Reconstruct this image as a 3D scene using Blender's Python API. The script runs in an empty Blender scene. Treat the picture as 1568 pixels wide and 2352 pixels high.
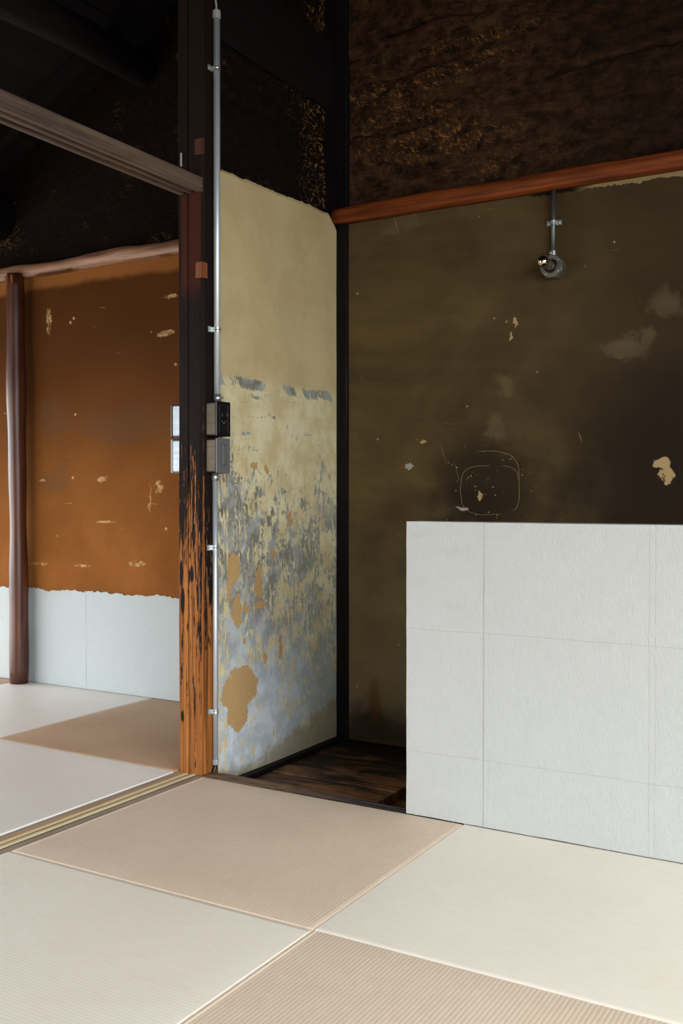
import bpy, math, random
import numpy as np
from mathutils import Vector

random.seed(7)
rng = np.random.default_rng(7)
sc = bpy.context.scene
C = sc.collection
PI = math.pi

# ------------------------------------------------------------------ camera, sky, windows, exposure
cam_d = bpy.data.cameras.new('camera')
cam = bpy.data.objects.new('camera', cam_d)
C.objects.link(cam)
cam.location = (0, 0, 1.0)
cam.rotation_euler = (math.radians(90 - 0.874), 0, math.radians(30.597))
cam_d.sensor_fit = 'VERTICAL'
cam_d.sensor_height = 36
cam_d.sensor_width = 24
cam_d.lens = 34.924
cam_d.clip_start = 0.02
cam_d.dof.use_dof = True
cam_d.dof.focus_distance = 3.35
cam_d.dof.aperture_fstop = 4.0
sc.camera = cam

world = bpy.data.worlds.new('overcast_sky')
sc.world = world
world.use_nodes = True
bg = world.node_tree.nodes['Background']
bg.inputs['Color'].default_value = (0.96, 0.985, 1.0, 1)
bg.inputs['Strength'].default_value = 1.0
sc.view_settings.view_transform = 'Standard'
sc.view_settings.look = 'None'
sc.view_settings.gamma = 1.0
sc.view_settings.use_curve_mapping = False
sc.view_settings.exposure = 3.3


def portal(name, loc, rot, sx, sy):
    d = bpy.data.lights.new(name, 'AREA')
    d.shape = 'RECTANGLE'
    d.size, d.size_y = sx, sy
    d.cycles.is_portal = True
    o = bpy.data.objects.new(name, d)
    C.objects.link(o)
    o.location = loc
    o.rotation_euler = rot


# room limits
XR, XL, YF, YB = 1.8, -4.62, -2.6, 3.76          # right wall, left wall, wall behind the camera, back wall
WIN = dict(right=(-0.3, 0.6, 0.0, 1.8),        # garden opening behind the camera, right room (x0,x1,z0,z1)
           east=(-2.2, 2.1, 0.0, 2.5),          # window in the right wall (y0,y1,z0,z1)
           west=(-2.4, 3.72, 0.0, 2.4))           # opening in the left wall (y0,y1,z0,z1)
for k in ('right',):
    x0, x1, z0, z1 = WIN[k]
    portal('portal_' + k, ((x0 + x1) / 2, YF - 0.02, (z0 + z1) / 2), (PI / 2, 0, 0), x1 - x0, z1 - z0)
y0, y1, z0, z1 = WIN['east']
portal('portal_east', (XR + 0.02, (y0 + y1) / 2, (z0 + z1) / 2), (0, PI / 2, 0), z1 - z0, y1 - y0)
y0, y1, z0, z1 = WIN['west']
portal('portal_west', (XL - 0.02, (y0 + y1) / 2, (z0 + z1) / 2), (0, -PI / 2, 0), z1 - z0, y1 - y0)


# ------------------------------------------------------------------ node helper
def srgb(r, g, b):
    f = lambda v: (v / 255 / 12.92) if v / 255 <= 0.04045 else ((v / 255 + 0.055) / 1.055) ** 2.4
    return (f(r), f(g), f(b), 1)


class V:
    def __init__(s, b, sock):
        s.b, s.s = b, sock

    def __add__(s, o): return s.b.m('ADD', s, o)
    __radd__ = __add__
    def __sub__(s, o): return s.b.m('SUBTRACT', s, o)
    def __rsub__(s, o): return s.b.m('SUBTRACT', o, s)
    def __mul__(s, o): return s.b.m('MULTIPLY', s, o)
    __rmul__ = __mul__
    def __truediv__(s, o): return s.b.m('DIVIDE', s, o)
    def __neg__(s): return s.b.m('MULTIPLY', s, -1.0)
    def abs(s): return s.b.m('ABSOLUTE', s, 0.0)
    def max(s, o): return s.b.m('MAXIMUM', s, o)
    def min(s, o): return s.b.m('MINIMUM', s, o)
    def sin(s): return s.b.m('SINE', s, 0.0)
    def pow(s, o): return s.b.m('POWER', s, o)
    def sqrt(s): return s.b.m('SQRT', s, 0.0)
    def step(s, lo, hi): return s.b.step(s, lo, hi)


class B:
    def __init__(s, mat):
        s.nt = mat.node_tree
        s.L = s.nt.links
        s.p = s.nt.nodes['Principled BSDF']

    def new(s, t): return s.nt.nodes.new(t)

    def put(s, sock, v):
        if isinstance(v, V):
            s.L.new(v.s, sock)
        else:
            sock.default_value = v

    def m(s, op, a, b):
        n = s.new('ShaderNodeMath')
        n.operation = op
        s.put(n.inputs[0], a)
        s.put(n.inputs[1], b)
        return V(s, n.outputs[0])

    def pos(s):
        n = s.new('ShaderNodeNewGeometry')
        x = s.new('ShaderNodeSeparateXYZ')
        s.L.new(n.outputs['Position'], x.inputs[0])
        return [V(s, o) for o in x.outputs]

    def nrm(s):
        n = s.new('ShaderNodeNewGeometry')
        x = s.new('ShaderNodeSeparateXYZ')
        s.L.new(n.outputs['True Normal'], x.inputs[0])
        return [V(s, o) for o in x.outputs]

    def vec(s, x, y, z):
        n = s.new('ShaderNodeCombineXYZ')
        for i, v in enumerate((x, y, z)):
            s.put(n.inputs[i], v)
        return V(s, n.outputs[0])

    def noise(s, v, scale=1.0, detail=2.0, rough=0.5, dist=0.0):
        n = s.new('ShaderNodeTexNoise')
        s.put(n.inputs['Vector'], v)
        n.inputs['Scale'].default_value = scale
        n.inputs['Detail'].default_value = detail
        n.inputs['Roughness'].default_value = rough
        n.inputs['Distortion'].default_value = dist
        return V(s, n.outputs[0])

    def vor(s, v, scale=1.0, rand=1.0, feature='F1'):
        n = s.new('ShaderNodeTexVoronoi')
        n.feature = feature
        s.put(n.inputs['Vector'], v)
        n.inputs['Scale'].default_value = scale
        n.inputs['Randomness'].default_value = rand
        return V(s, n.outputs['Distance'])

    def step(s, v, lo, hi):
        n = s.new('ShaderNodeMapRange')
        n.interpolation_type = 'SMOOTHSTEP'
        inv = lo > hi
        if inv:
            lo, hi = hi, lo
        s.put(n.inputs['Value'], v)
        n.inputs['From Min'].default_value = lo
        n.inputs['From Max'].default_value = hi
        n.inputs['To Min'].default_value = 1.0 if inv else 0.0
        n.inputs['To Max'].default_value = 0.0 if inv else 1.0
        return V(s, n.outputs['Result'])

    def curve(s, v, pts):
        n = s.new('ShaderNodeValToRGB')
        lo, hi = pts[0][0], pts[-1][0]
        s.put(n.inputs[0], (v - lo) / (hi - lo))
        e = n.color_ramp.elements
        while len(e) < len(pts):
            e.new(0.5)
        for i, (p, y) in enumerate(pts):
            e[i].position = (p - lo) / (hi - lo)
            e[i].color = (y, y, y, 1)
        return V(s, n.outputs[0])

    def mix(s, f, a, b):
        n = s.new('ShaderNodeMix')
        n.data_type = 'RGBA'
        s.put(n.inputs[0], f)
        s.put(n.inputs[6], a)
        s.put(n.inputs[7], b)
        return V(s, n.outputs[2])

    def bump(s, h, strength=0.5, dist=0.01):
        n = s.new('ShaderNodeBump')
        n.inputs['Strength'].default_value = strength
        n.inputs['Distance'].default_value = dist
        s.put(n.inputs['Height'], h)
        s.L.new(n.outputs[0], s.p.inputs['Normal'])

    def set(s, **k):
        for a, v in k.items():
            s.put(s.p.inputs[{'col': 'Base Color', 'rough': 'Roughness', 'metal': 'Metallic', 'spec': 'Specular IOR Level',
                              'sheen': 'Sheen Weight', 'trans': 'Transmission Weight', 'coat': 'Coat Weight'}[a]], v)

    def ell(s, u, v, items, soft=0.12):
        """union of ellipses (cu, cv, ru, rv) in the plane (u, v)"""
        out = None
        for cu, cv, ru, rv in items:
            a = (u - cu) * (1 / ru)
            b = (v - cv) * (1 / rv)
            d = s.step(a * a + b * b, 1 + soft, 1 - soft)
            out = d if out is None else out.max(d)
        return out


MATS = {}


def material(name):
    def deco(fn):
        m = bpy.data.materials.new(name)
        m.use_nodes = True
        b = B(m)
        fn(b)
        MATS[name] = m
        return fn
    return deco


def plain(name, col, rough=0.5, metal=0.0, spec=0.5):
    m = bpy.data.materials.new(name)
    m.use_nodes = True
    b = B(m)
    x, y, z = b.pos()
    n = b.noise(b.vec(x, y, z), 90, 3, 0.6)
    d = tuple(c * 0.82 for c in col[:3]) + (1,)
    b.set(col=b.mix(n, d, col), rough=(n - 0.5) * 0.15 + rough, metal=metal, spec=spec)
    MATS[name] = m


# ------------------------------------------------------------------ materials
def tatami(name, ca, cb, along, rough, spec):  # one straw; sheen by rib direction is painted in as pale and dark tones
    @material(name)
    def _(b):
        x, y, z = b.pos()
        u, v = (x, y) if along == 'y' else (y, x)      # u runs across the ribs, v along them
        fib = b.noise(b.vec(u * 160, v * 500, 0.0), 1, 2, 0.6)
        big = b.noise(b.vec(x, y, 0.0), 2.2, 3, 0.5)
        mid = b.noise(b.vec(u * 60, v * 18, 3.0), 1, 3, 0.6)
        f = fib * 0.35 + mid * 0.3 + big * 0.45
        b.set(col=b.mix(f.step(0.3, 0.8), ca, cb), rough=rough, spec=spec)
        b.bump(fib * 0.6 + mid * 0.4, 0.25, 0.0012)


tatami('tatami_shade_taupe_y', srgb(213, 191, 167), srgb(229, 209, 187), 'y', 0.55, 0.35)
tatami('tatami_shade_taupe_x', srgb(168, 137, 108), srgb(190, 159, 128), 'x', 0.6, 0.3)
tatami('tatami_sheen_cream_x', srgb(230, 221, 204), srgb(242, 235, 221), 'x', 0.55, 0.3)
tatami('tatami_sheen_cream_y', srgb(236, 229, 220), srgb(247, 242, 236), 'y', 0.36, 0.6)


@material('post_wood')
def _(b):
    x, y, z = b.pos()
    h = x * 0.9 + y * 0.75                                  # runs across both visible faces
    warp = b.noise(b.vec(x * 9, y * 9, z * 1.3), 1, 2, 0.5) - 0.5
    g = h + warp * 0.012
    grain = b.noise(b.vec(g * 330, x * 3, z * 1.6), 1, 3, 0.55)
    broad = b.noise(b.vec(g * 60, 3.0, z * 1.2), 1, 3, 0.6)
    wood = b.mix(broad.step(0.3, 0.75), srgb(124, 72, 32), srgb(180, 116, 58))
    wood = b.mix(grain.step(0.46, 0.66) * 0.85, wood, srgb(58, 31, 15))
    # soot and black stain: worn away towards the foot where hands and doors rubbed it
    chip = b.noise(b.vec(g * 75, 7.0, z * 5), 1, 5, 0.68)
    fine = b.noise(b.vec(g * 240, 1.0, z * 26), 1, 3, 0.6)
    cov = b.curve(z, [(0, 0.42), (0.45, 0.44), (0.75, 0.47), (1.0, 0.54), (1.2, 0.60), (1.35, 0.655), (1.6, 0.74), (2.1, 0.82), (3.6, 0.84)])
    side = (x - -2.262).step(0.0, 0.012) * 0.13 * z.step(0.2, 0.5)      # the face beside the pipe keeps more of its stain
    edge = b.step((x + 2.247).abs(), 0.007, 0.0) * 0.20                  # rubbed corner
    blk = (cov + side - edge - chip * 0.78 - fine * 0.22).step(-0.012, 0.02)
    knots = b.ell(x + (chip - 0.5) * 0.01, z + (fine - 0.5) * 0.03,
                  [(-2.338, 0.20, 0.007, 0.022), (-2.336, 0.62, 0.010, 0.05), (-2.342, 0.72, 0.008, 0.05), (-2.293, 0.72, 0.009, 0.03), (-2.34, 0.93, 0.014, 0.06)], 0.3)
    blk = blk.max(knots)
    char = b.mix(fine, srgb(13, 9, 9), srgb(34, 24, 21))
    red = b.mix(broad, srgb(44, 20, 13), srgb(78, 38, 24))
    redm = z.step(1.68, 1.8) * z.step(2.12, 2.08) * b.step(x, -2.345, -2.335) * b.step(x, -2.248, -2.256)
    char = b.mix(redm * 0.9, char, red)
    old = b.mix(broad, srgb(15, 10, 10), srgb(36, 22, 17))
    char = b.mix(z.step(2.1, 2.14), char, old)
    b.set(col=b.mix(blk, wood, char), rough=0.7, spec=0.1)
    b.bump(grain * -0.5 + blk * 0.3 + chip * 0.3, 0.5, 0.003)


def wood(name, dark, light, axis, rough=0.55, spec=0.35, gs=1.0, contrast=(0.3, 0.75), bump=0.3):
    @material(name)
    def _(b):
        p = b.pos()
        a = p[axis]
        o1, o2 = [p[i] for i in range(3) if i != axis]
        w = b.noise(b.vec(o1 * 4, o2 * 4, a * 1.5), 1, 2, 0.5) - 0.5
        v = b.vec(o1 * (90 * gs) + w * 3, o2 * (90 * gs) + w * 3, a * (2.2 * gs))
        n1 = b.noise(v, 1, 4, 0.62)
        n2 = b.noise(b.vec(o1 * 14, o2 * 14, a * 3), 1, 3, 0.6)
        f = (n1 * 0.6 + n2 * 0.4).step(*contrast)
        b.set(col=b.mix(f, dark, light), rough=rough, spec=spec)
        b.bump(n1, bump, 0.003)


wood('dark_post_wood', srgb(9, 8, 10), srgb(24, 19, 19), 2, 0.55, 0.12)
wood('beam_wood', srgb(64, 26, 10), srgb(130, 65, 26), 0, 0.55, 0.2, 0.6, (0.32, 0.68))
wood('log_beam_wood', srgb(96, 62, 44), srgb(168, 126, 100), 0, 0.45, 0.35, 0.45, (0.36, 0.64))
wood('pole_wood', srgb(50, 22, 13), srgb(104, 56, 34), 2, 0.36, 0.5, 0.4)
wood('lintel_wood', srgb(54, 44, 38), srgb(108, 90, 76), 1, 0.6, 0.25)
wood('sill_wood', srgb(104, 82, 62), srgb(168, 138, 108), 1, 0.6, 0.3)
wood('sill_old_wood', srgb(130, 114, 98), srgb(180, 160, 138), 1, 0.65, 0.3)
wood('runner_wood', srgb(206, 192, 148), srgb(232, 222, 186), 1, 0.5, 0.35)
wood('runner_side_wood', srgb(160, 116, 76), srgb(206, 160, 112), 1, 0.5, 0.35)
wood('roof_wood', srgb(8, 6, 8), srgb(21, 16, 16), 1, 0.7, 0.2)
wood('roof_board_wood', srgb(7, 6, 8), srgb(26, 20, 19), 1, 0.75, 0.2)
wood('plug_wood', srgb(90, 46, 20), srgb(142, 80, 40), 2, 0.6)
wood('old_plug_wood', srgb(46, 24, 14), srgb(92, 50, 26), 2, 0.65)
wood('plain_wall_wood', srgb(60, 46, 36), srgb(96, 76, 60), 2, 0.7)
wood('floor_wood', srgb(168, 146, 118), srgb(198, 178, 150), 1, 0.6)


@material('threshold_wood')
def _(b):
    x, y, z = b.pos()
    n1 = b.noise(b.vec(x * 5, y * 120, z * 60), 1, 4, 0.6)
    n2 = b.noise(b.vec(x * 9, y * 20, 0.0), 1, 4, 0.6, 0.6)
    c = b.mix((n1 * 0.5 + n2 * 0.5).step(0.35, 0.7), srgb(58, 42, 31), srgb(150, 116, 86))
    c = b.mix((x + n2 * 0.3).step(-1.75, -1.5), c, b.mix(n1.step(0.4, 0.7), srgb(34, 30, 30), srgb(92, 84, 80)))
    fleck = b.vor(b.vec(x, y * 1.6, z), 34)
    c = b.mix(fleck.step(0.14, 0.1) * n2.step(0.5, 0.6), c, srgb(150, 146, 142))
    b.set(col=c, rough=0.6, spec=0.35)
    b.bump(n1 * 0.6 + n2 * 0.6, 0.5, 0.006)


@material('alcove_board_wood')
def _(b):
    x, y, z = b.pos()
    n1 = b.noise(b.vec(x * 4, y * 110, z * 60), 1, 4, 0.6)
    n2 = b.noise(b.vec(x * 4, y * 9, 0.0), 1, 4, 0.65, 0.5)
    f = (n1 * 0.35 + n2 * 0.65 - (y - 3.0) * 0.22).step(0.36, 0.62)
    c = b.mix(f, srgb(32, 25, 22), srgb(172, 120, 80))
    b.set(col=c, rough=0.5, spec=0.35)
    b.bump(n1, 0.35, 0.004)


@material('peeling_plaster')
def _(b):
    x, y, z = b.pos()
    wv = b.vec(0.0, y, z)
    w1 = b.noise(wv, 7, 4, 0.6) - 0.5
    w2 = b.noise(b.vec(5.0, y, z), 7, 4, 0.6) - 0.5
    w3 = b.noise(b.vec(9.0, y, z), 38, 3, 0.6) - 0.5
    # top coat
    cream_hi = b.mix(b.noise(wv, 4, 4, 0.6).step(0.3, 0.7), srgb(178, 160, 118), srgb(192, 175, 134))
    cream_lo = b.mix(b.noise(wv, 9, 4, 0.6).step(0.35, 0.65), srgb(188, 173, 131), srgb(208, 200, 164))
    cream = b.mix((z + w1 * 0.05).step(1.46, 1.43), cream_hi, cream_lo)
    # pale brush strokes
    stroke = b.noise(b.vec(1.0, y * 40, z * 6), 1, 3, 0.6)
    cream = b.mix((stroke - 0.55).step(0.0, 0.1) * 0.18 * z.step(1.5, 1.4), cream, srgb(222, 214, 180))
    # grey under-coat
    gsel = b.noise(wv, 11, 4, 0.6).step(0.42, 0.6)
    grey = b.mix(gsel, srgb(118, 116, 106), srgb(152, 155, 152))
    grey = b.mix((z + w1 * 0.2).step(0.75, 0.15), grey, b.mix(gsel, srgb(172, 181, 188), srgb(194, 202, 208)))
    grey = b.mix((y + w1 * 0.3).step(3.3, 3.6) * 0.55, grey, srgb(146, 150, 132))
    # chance that the top coat is gone
    cov = b.curve(z, [(-0.1, 0.585), (0.12, 0.565), (0.3, 0.525), (0.5, 0.515), (0.72, 0.51), (0.9, 0.495), (1.05, 0.45), (1.2, 0.405), (1.38, 0.385), (1.425, 0.43), (1.455, 0.45), (1.47, 0.0), (2.3, 0.0)])
    left = b.curve(y, [(2.9, 0.10), (3.06, 0.075), (3.2, 0.01), (3.42, -0.01), (3.55, -0.045), (3.68, -0.09), (3.72, -0.02), (3.76, 0.02)])
    left = left * z.step(1.25, 0.95) 
    n = b.noise(b.vec(0.0, y * 7, z * 6), 1, 4, 0.6, 0.3) * 0.40 + b.noise(b.vec(2.0, y * 46, z * 19), 1, 5, 0.66, 0.4) * 0.42 + b.noise(b.vec(4.0, y * 150, z * 70), 1, 3, 0.6) * 0.18
    line = (z + (y - 3.3) * 0.0 + w3 * 0.02)
    bare = (cov + left - n).step(-0.006, 0.008)
    fleck = b.noise(b.vec(12.0, y * 62 + w1 * 2, z * 24), 1, 4, 0.66, 0.4).step(0.535, 0.565) * b.noise(b.vec(13.0, y * 7, z * 5), 1, 3, 0.6).step(0.46, 0.54) * z.step(1.05, 0.8)
    rim = (y + w3 * 0.03).step(2.975, 2.955) * b.noise(b.vec(14.0, y * 60, z * 18), 1, 4, 0.66).step(0.5, 0.53)
    bare = bare * (1.0 - fleck.max(rim))
    # broken band of grey along the top of the repaired coat
    comb = b.noise(b.vec(3.0, y * 9 + z * 6, z * 5), 1, 4, 0.65)
    band = (line - 1.432 + w2 * 0.05 + (b.noise(b.vec(6.0, y * 130, z * 12), 1, 2, 0.5) - 0.5) * 0.03).abs().step(0.024, 0.016) * comb.step(0.47, 0.5)
    strk = (b.noise(b.vec(7.0, y * 5.5 - z * 2, z * 24), 1, 4, 0.6) * 0.7 + b.noise(b.vec(8.0, y * 150, z * 30), 1, 2, 0.6) * 0.3).step(0.60, 0.62) * z.step(1.44, 1.41) * z.step(1.08, 1.16)
    band = band.max(strk)
    bare = bare.max(band)
    c = b.mix(bare, cream, grey)
    # brown earth where both coats fell off
    w4 = b.noise(b.vec(11.0, y, z), 16, 4, 0.65) - 0.5
    yy, zz = y + w1 * 0.06 + w3 * 0.03 + w4 * 0.05, z + w2 * 0.08 + w3 * 0.045 - w4 * 0.06
    earth = b.ell(yy, zz, [(3.035, 0.275, 0.115, 0.085), (3.02, 0.19, 0.065, 0.07), (3.003, 0.735, 0.042, 0.062), (3.155, 0.655, 0.028, 0.042), (3.16, 0.70, 0.018, 0.035), (3.015, 0.57, 0.034, 0.05), (3.075, 0.578, 0.02, 0.016),
                           (3.165, 0.577, 0.04, 0.022), (2.965, 0.69, 0.018, 0.05), (2.962, 0.63, 0.012, 0.02), (3.06, 0.45, 0.010, 0.016), (3.205, 0.375, 0.016, 0.018), (3.305, 0.40, 0.014, 0.055),
                           (3.125, 1.115, 0.022, 0.018), (3.215, 1.115, 0.013, 0.022), (3.375, 0.905, 0.013, 0.032), (3.25, 0.785, 0.016, 0.018)], 0.1)
    foot = (z + 0.012 - (y - 3.15).max(0.0) * 0.22 + w1 * 0.16 + w3 * 0.08).step(0.02, -0.03)
    ecol = b.mix(b.noise(wv, 60, 3, 0.7), srgb(160, 126, 82), srgb(188, 156, 108))
    c = b.mix(earth, c, ecol)
    fcol = b.mix(b.noise(wv, 14, 4, 0.7), srgb(116, 96, 66), srgb(164, 148, 106))
    c = b.mix(foot * 0.75, c, fcol)
    # small stains and pits
    pit = b.vor(b.vec(0.0, y, z * 0.7), 26)
    c = b.mix(pit.step(0.07, 0.045) * z.step(1.6, 1.2) * 0.7, c, srgb(96, 80, 52))
    b.set(col=c, rough=0.75, spec=0.25)
    b.bump(bare * -0.55 + earth * -1.0 + b.noise(wv, 20, 5, 0.6) * 0.9 + b.noise(wv, 160, 2, 0.6) * 0.12, 0.5, 0.004)


@material('olive_plaster')
def _(b):
    x, y, z = b.pos()
    wv = b.vec(x, 0.0, z)
    w1 = b.noise(wv, 6, 4, 0.6) - 0.5
    w3 = b.noise(b.vec(x, 3.0, z), 40, 3, 0.6) - 0.5
    n = b.noise(b.vec(x * 1.4, 0.0, z * 2.2), 1, 5, 0.6, 0.4)
    swipe = b.noise(b.vec(x * 2.4 + z * 1.5, 1.0, z * 16 + x * 2), 1, 4, 0.6, 0.5)
    base = b.mix((n * 0.85 + swipe * 0.15).step(0.28, 0.72), srgb(66, 52, 34), srgb(98, 82, 51))
    base = b.mix((z + w1 * 0.3).step(1.0, 0.4) * 0.7, base, b.mix(n, srgb(92, 77, 50), srgb(150, 132, 96)))  # painted lighter low down to offset the partition's shade
    # darker patch and gradient on the right, soot around the scratched place
    soot_and_dark = ((x + w1 * 0.5 + 0.70) * (x + w1 * 0.5 + 0.70) * 2.2 + (z + w1 * 0.4 - 1.12) * (z + w1 * 0.4 - 1.12) * 3.0).step(1.0, 0.0) * 0.85
    soot_and_dark = soot_and_dark.max(b.ell(x + w1 * 0.3, z + w1 * 0.3, [(-1.56, 1.02, 0.22, 0.22)], 0.9) * 0.75)
    base = b.mix(soot_and_dark, base, srgb(26, 20, 17))
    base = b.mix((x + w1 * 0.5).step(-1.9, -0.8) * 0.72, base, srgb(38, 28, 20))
    # rubbed pale smudges
    smudge = b.ell(x + w1 * 0.35, z + w3 * 0.05 + w1 * 0.25, [(-1.46, 1.455, 0.06, 0.05), (-0.98, 1.56, 0.09, 0.04), (-0.82, 1.72, 0.06, 0.06), (-1.914, 2.152, 0.08, 0.03), (-1.49, 1.28, 0.05, 0.05), (-1.95, 0.55, 0.10, 0.08), (-1.97, 0.22, 0.14, 0.12)], 0.9)
    base = b.mix(smudge * (swipe * 0.2 + n * 0.12), base, srgb(142, 128, 98))
    # flecks where the coat is chipped
    fl = b.vor(b.vec(x, 0.0, z), 11)
    area = b.noise(b.vec(x, 8.0, z), 2.6, 3, 0.6).step(0.46, 0.6)
    base = b.mix((fl + w3 * 0.05).step(0.075, 0.055) * area, base, srgb(152, 134, 96))
    fl2 = b.vor(b.vec(x, 2.0, z), 48)
    dens = b.ell(x, z, [(-1.57, 1.03, 0.22, 0.17)], 0.6)
    base = b.mix((fl2 + w3 * 0.1).step(0.17, 0.12) * dens * w1.step(-0.05, 0.03), base, srgb(166, 142, 96))
    # bigger chips and old tape
    w5 = b.noise(b.vec(x, 12.0, z), 17, 4, 0.65) - 0.5
    xx, zz = x + w3 * 0.022 + w5 * 0.09, z + w3 * 0.03 - w5 * 0.07
    chip = b.ell(xx, zz, [(-0.85, 1.125, 0.032, 0.022), (-0.832, 1.075, 0.022, 0.035), (-1.57, 0.999, 0.012, 0.018), (-1.828, 1.232, 0.018, 0.008), (-1.447, 1.645, 0.010, 0.02), (-1.43, 1.70, 0.006, 0.02)], 0.2)
    base = b.mix(chip, base, srgb(168, 142, 100))
    tape = b.ell(xx, zz, [(-1.895, 1.131, 0.016, 0.017), (-1.649, 0.954, 0.022, 0.008)], 0.25)
    base = b.mix(tape * 0.8, base, srgb(170, 164, 156))
    # scratched outlines
    brk = b.noise(b.vec(x, 6.0, z), 9, 2, 0.5).step(0.36, 0.46)
    sx, sz = x + w1 * 0.03, z + w1 * 0.03

    def ring(cx, cz, rx, rz, w):
        a, d = (sx - cx) * (1 / rx), (sz - cz) * (1 / rz)
        r = (a * a * a * a + d * d * d * d).pow(0.25)
        return (r - 1).abs().step(w * 0.7, w * 0.2)
    scr = ring(-1.532, 1.027, 0.125, 0.096, 0.02).max(ring(-1.575, 1.03, 0.17, 0.155, 0.014) * x.step(-1.60, -1.56) * z.step(1.05, 1.1)) * brk
    hair = b.noise(b.vec(x * 50 + z * 14, 1.0, z * 3.5 - x * 2), 1, 2, 0.5, 0.3).step(0.745, 0.77)
    hair = hair.max(b.noise(b.vec(x * 3 - z * 1.2, 2.0, z * 55 + x * 6), 1, 2, 0.5, 0.3).step(0.745, 0.77))
    scr = scr.max(hair * 0.5)
    base = b.mix(scr * 0.55, base, srgb(170, 150, 104))
    # bare earth along the foot and torn edge under the beam
    foot = (z + 0.045 - w1 * 0.12 - (x + 2.1).max(0.0) * -0.05).step(0.02, -0.015) * x.step(-2.12, -2.06)
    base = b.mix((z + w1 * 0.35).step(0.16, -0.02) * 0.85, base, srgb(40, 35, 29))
    base = b.mix(foot, base, srgb(84, 60, 40))
    rust = b.ell(x + w1 * 0.05, z + w1 * 0.2, [(-2.06, 0.10, 0.03, 0.10)], 0.7)
    base = b.mix(rust * 0.5, base, srgb(96, 62, 30))
    torn = (z - 2.178 + w1 * 0.05 + w3 * 0.03).step(0.0, 0.006) * b.ell(x, z, [(-1.24, 2.19, 0.12, 0.06)], 0.3)
    base = b.mix(torn, base, srgb(22, 17, 14))
    lip = (z - 2.172 + w1 * 0.05 + w3 * 0.03).step(0.0, 0.004) * x.step(-1.2, -1.1)
    base = b.mix(lip * 0.7, base, srgb(150, 132, 92))
    b.set(col=base, rough=0.75, spec=0.08)
    b.bump(n * 0.6 + swipe * 0.4 + chip * -0.6 + scr * -0.3 + torn * -2.0, 0.45, 0.004)


@material('sooty_clay')
def _(b):
    x, y, z = b.pos()
    v = b.vec(x, y, z)
    big = b.noise(v, 2.4, 4, 0.6)
    fibre = b.noise(b.vec(x * 13, y * 13, z * 20), 1, 6, 0.72, 0.35)
    f1 = b.noise(b.vec(x * 95 + z * 46, y * 40, z * 26 - x * 12), 1, 3, 0.6, 0.3)
    f2 = b.noise(b.vec(x * 26 - z * 15, y * 20, z * 110 + x * 48), 1, 3, 0.6, 0.3)
    fine = b.noise(b.vec(x * 70, y * 70, z * 110), 1, 3, 0.65, 0.4)
    straw = f1.max(f2) * 0.75 + fibre * 0.25
    c = b.mix(fibre.step(0.3, 0.7), srgb(29, 21, 16), srgb(80, 56, 38))
    lip = b.ell(x + (big - 0.5) * 0.2, z + (big - 0.5) * 0.12, [(-1.95, 2.735, 0.28, 0.05), (-1.58, 2.765, 0.18, 0.035), (-1.93, 2.60, 0.22, 0.06), (-1.8, 2.48, 0.32, 0.07), (-1.6, 2.86, 0.3, 0.03)], 0.9)
    rub = (big.step(0.5, 0.7) * x.step(-0.7, -1.6) * 0.6).max(lip)
    c = b.mix(straw.step(0.55, 0.66) * (rub * 0.62 + 0.08), c, srgb(164, 118, 64))
    c = b.mix(x.step(-1.7, -0.9) * 0.6, c, srgb(22, 16, 14))
    c = b.mix((fine - 0.36).step(0.0, -0.08) * 0.6, c, srgb(18, 14, 13))
    b.set(col=c, rough=0.9, spec=0.05)
    b.bump(fibre * 1.1 + straw * 0.5 + fine * 0.3 + big, 1.0, 0.016)


@material('sooty_clay_dark')
def _(b):
    x, y, z = b.pos()
    v = b.vec(x, y, z)
    big = b.noise(v, 2.8, 4, 0.6)
    fibre = b.noise(b.vec(x * 26, y * 26, z * 44), 1, 5, 0.7, 1.6)
    c = b.mix(fibre.step(0.3, 0.7), srgb(15, 11, 11), srgb(32, 23, 19))
    edge = (y + (fibre - 0.5) * 0.1 + (big - 0.5) * 0.2).step(3.53, 3.65) * (x + 2.6).step(0.0, 0.1)      # straw shows beside the corner post
    rub = (big.step(0.56, 0.70) * 0.4).max(edge)
    c = b.mix(fibre.step(0.52, 0.66) * rub * 0.75, c, srgb(176, 130, 76))
    b.set(col=c, rough=0.9, spec=0.04)
    b.bump(fibre * 0.8 + big, 0.8, 0.012)


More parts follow.
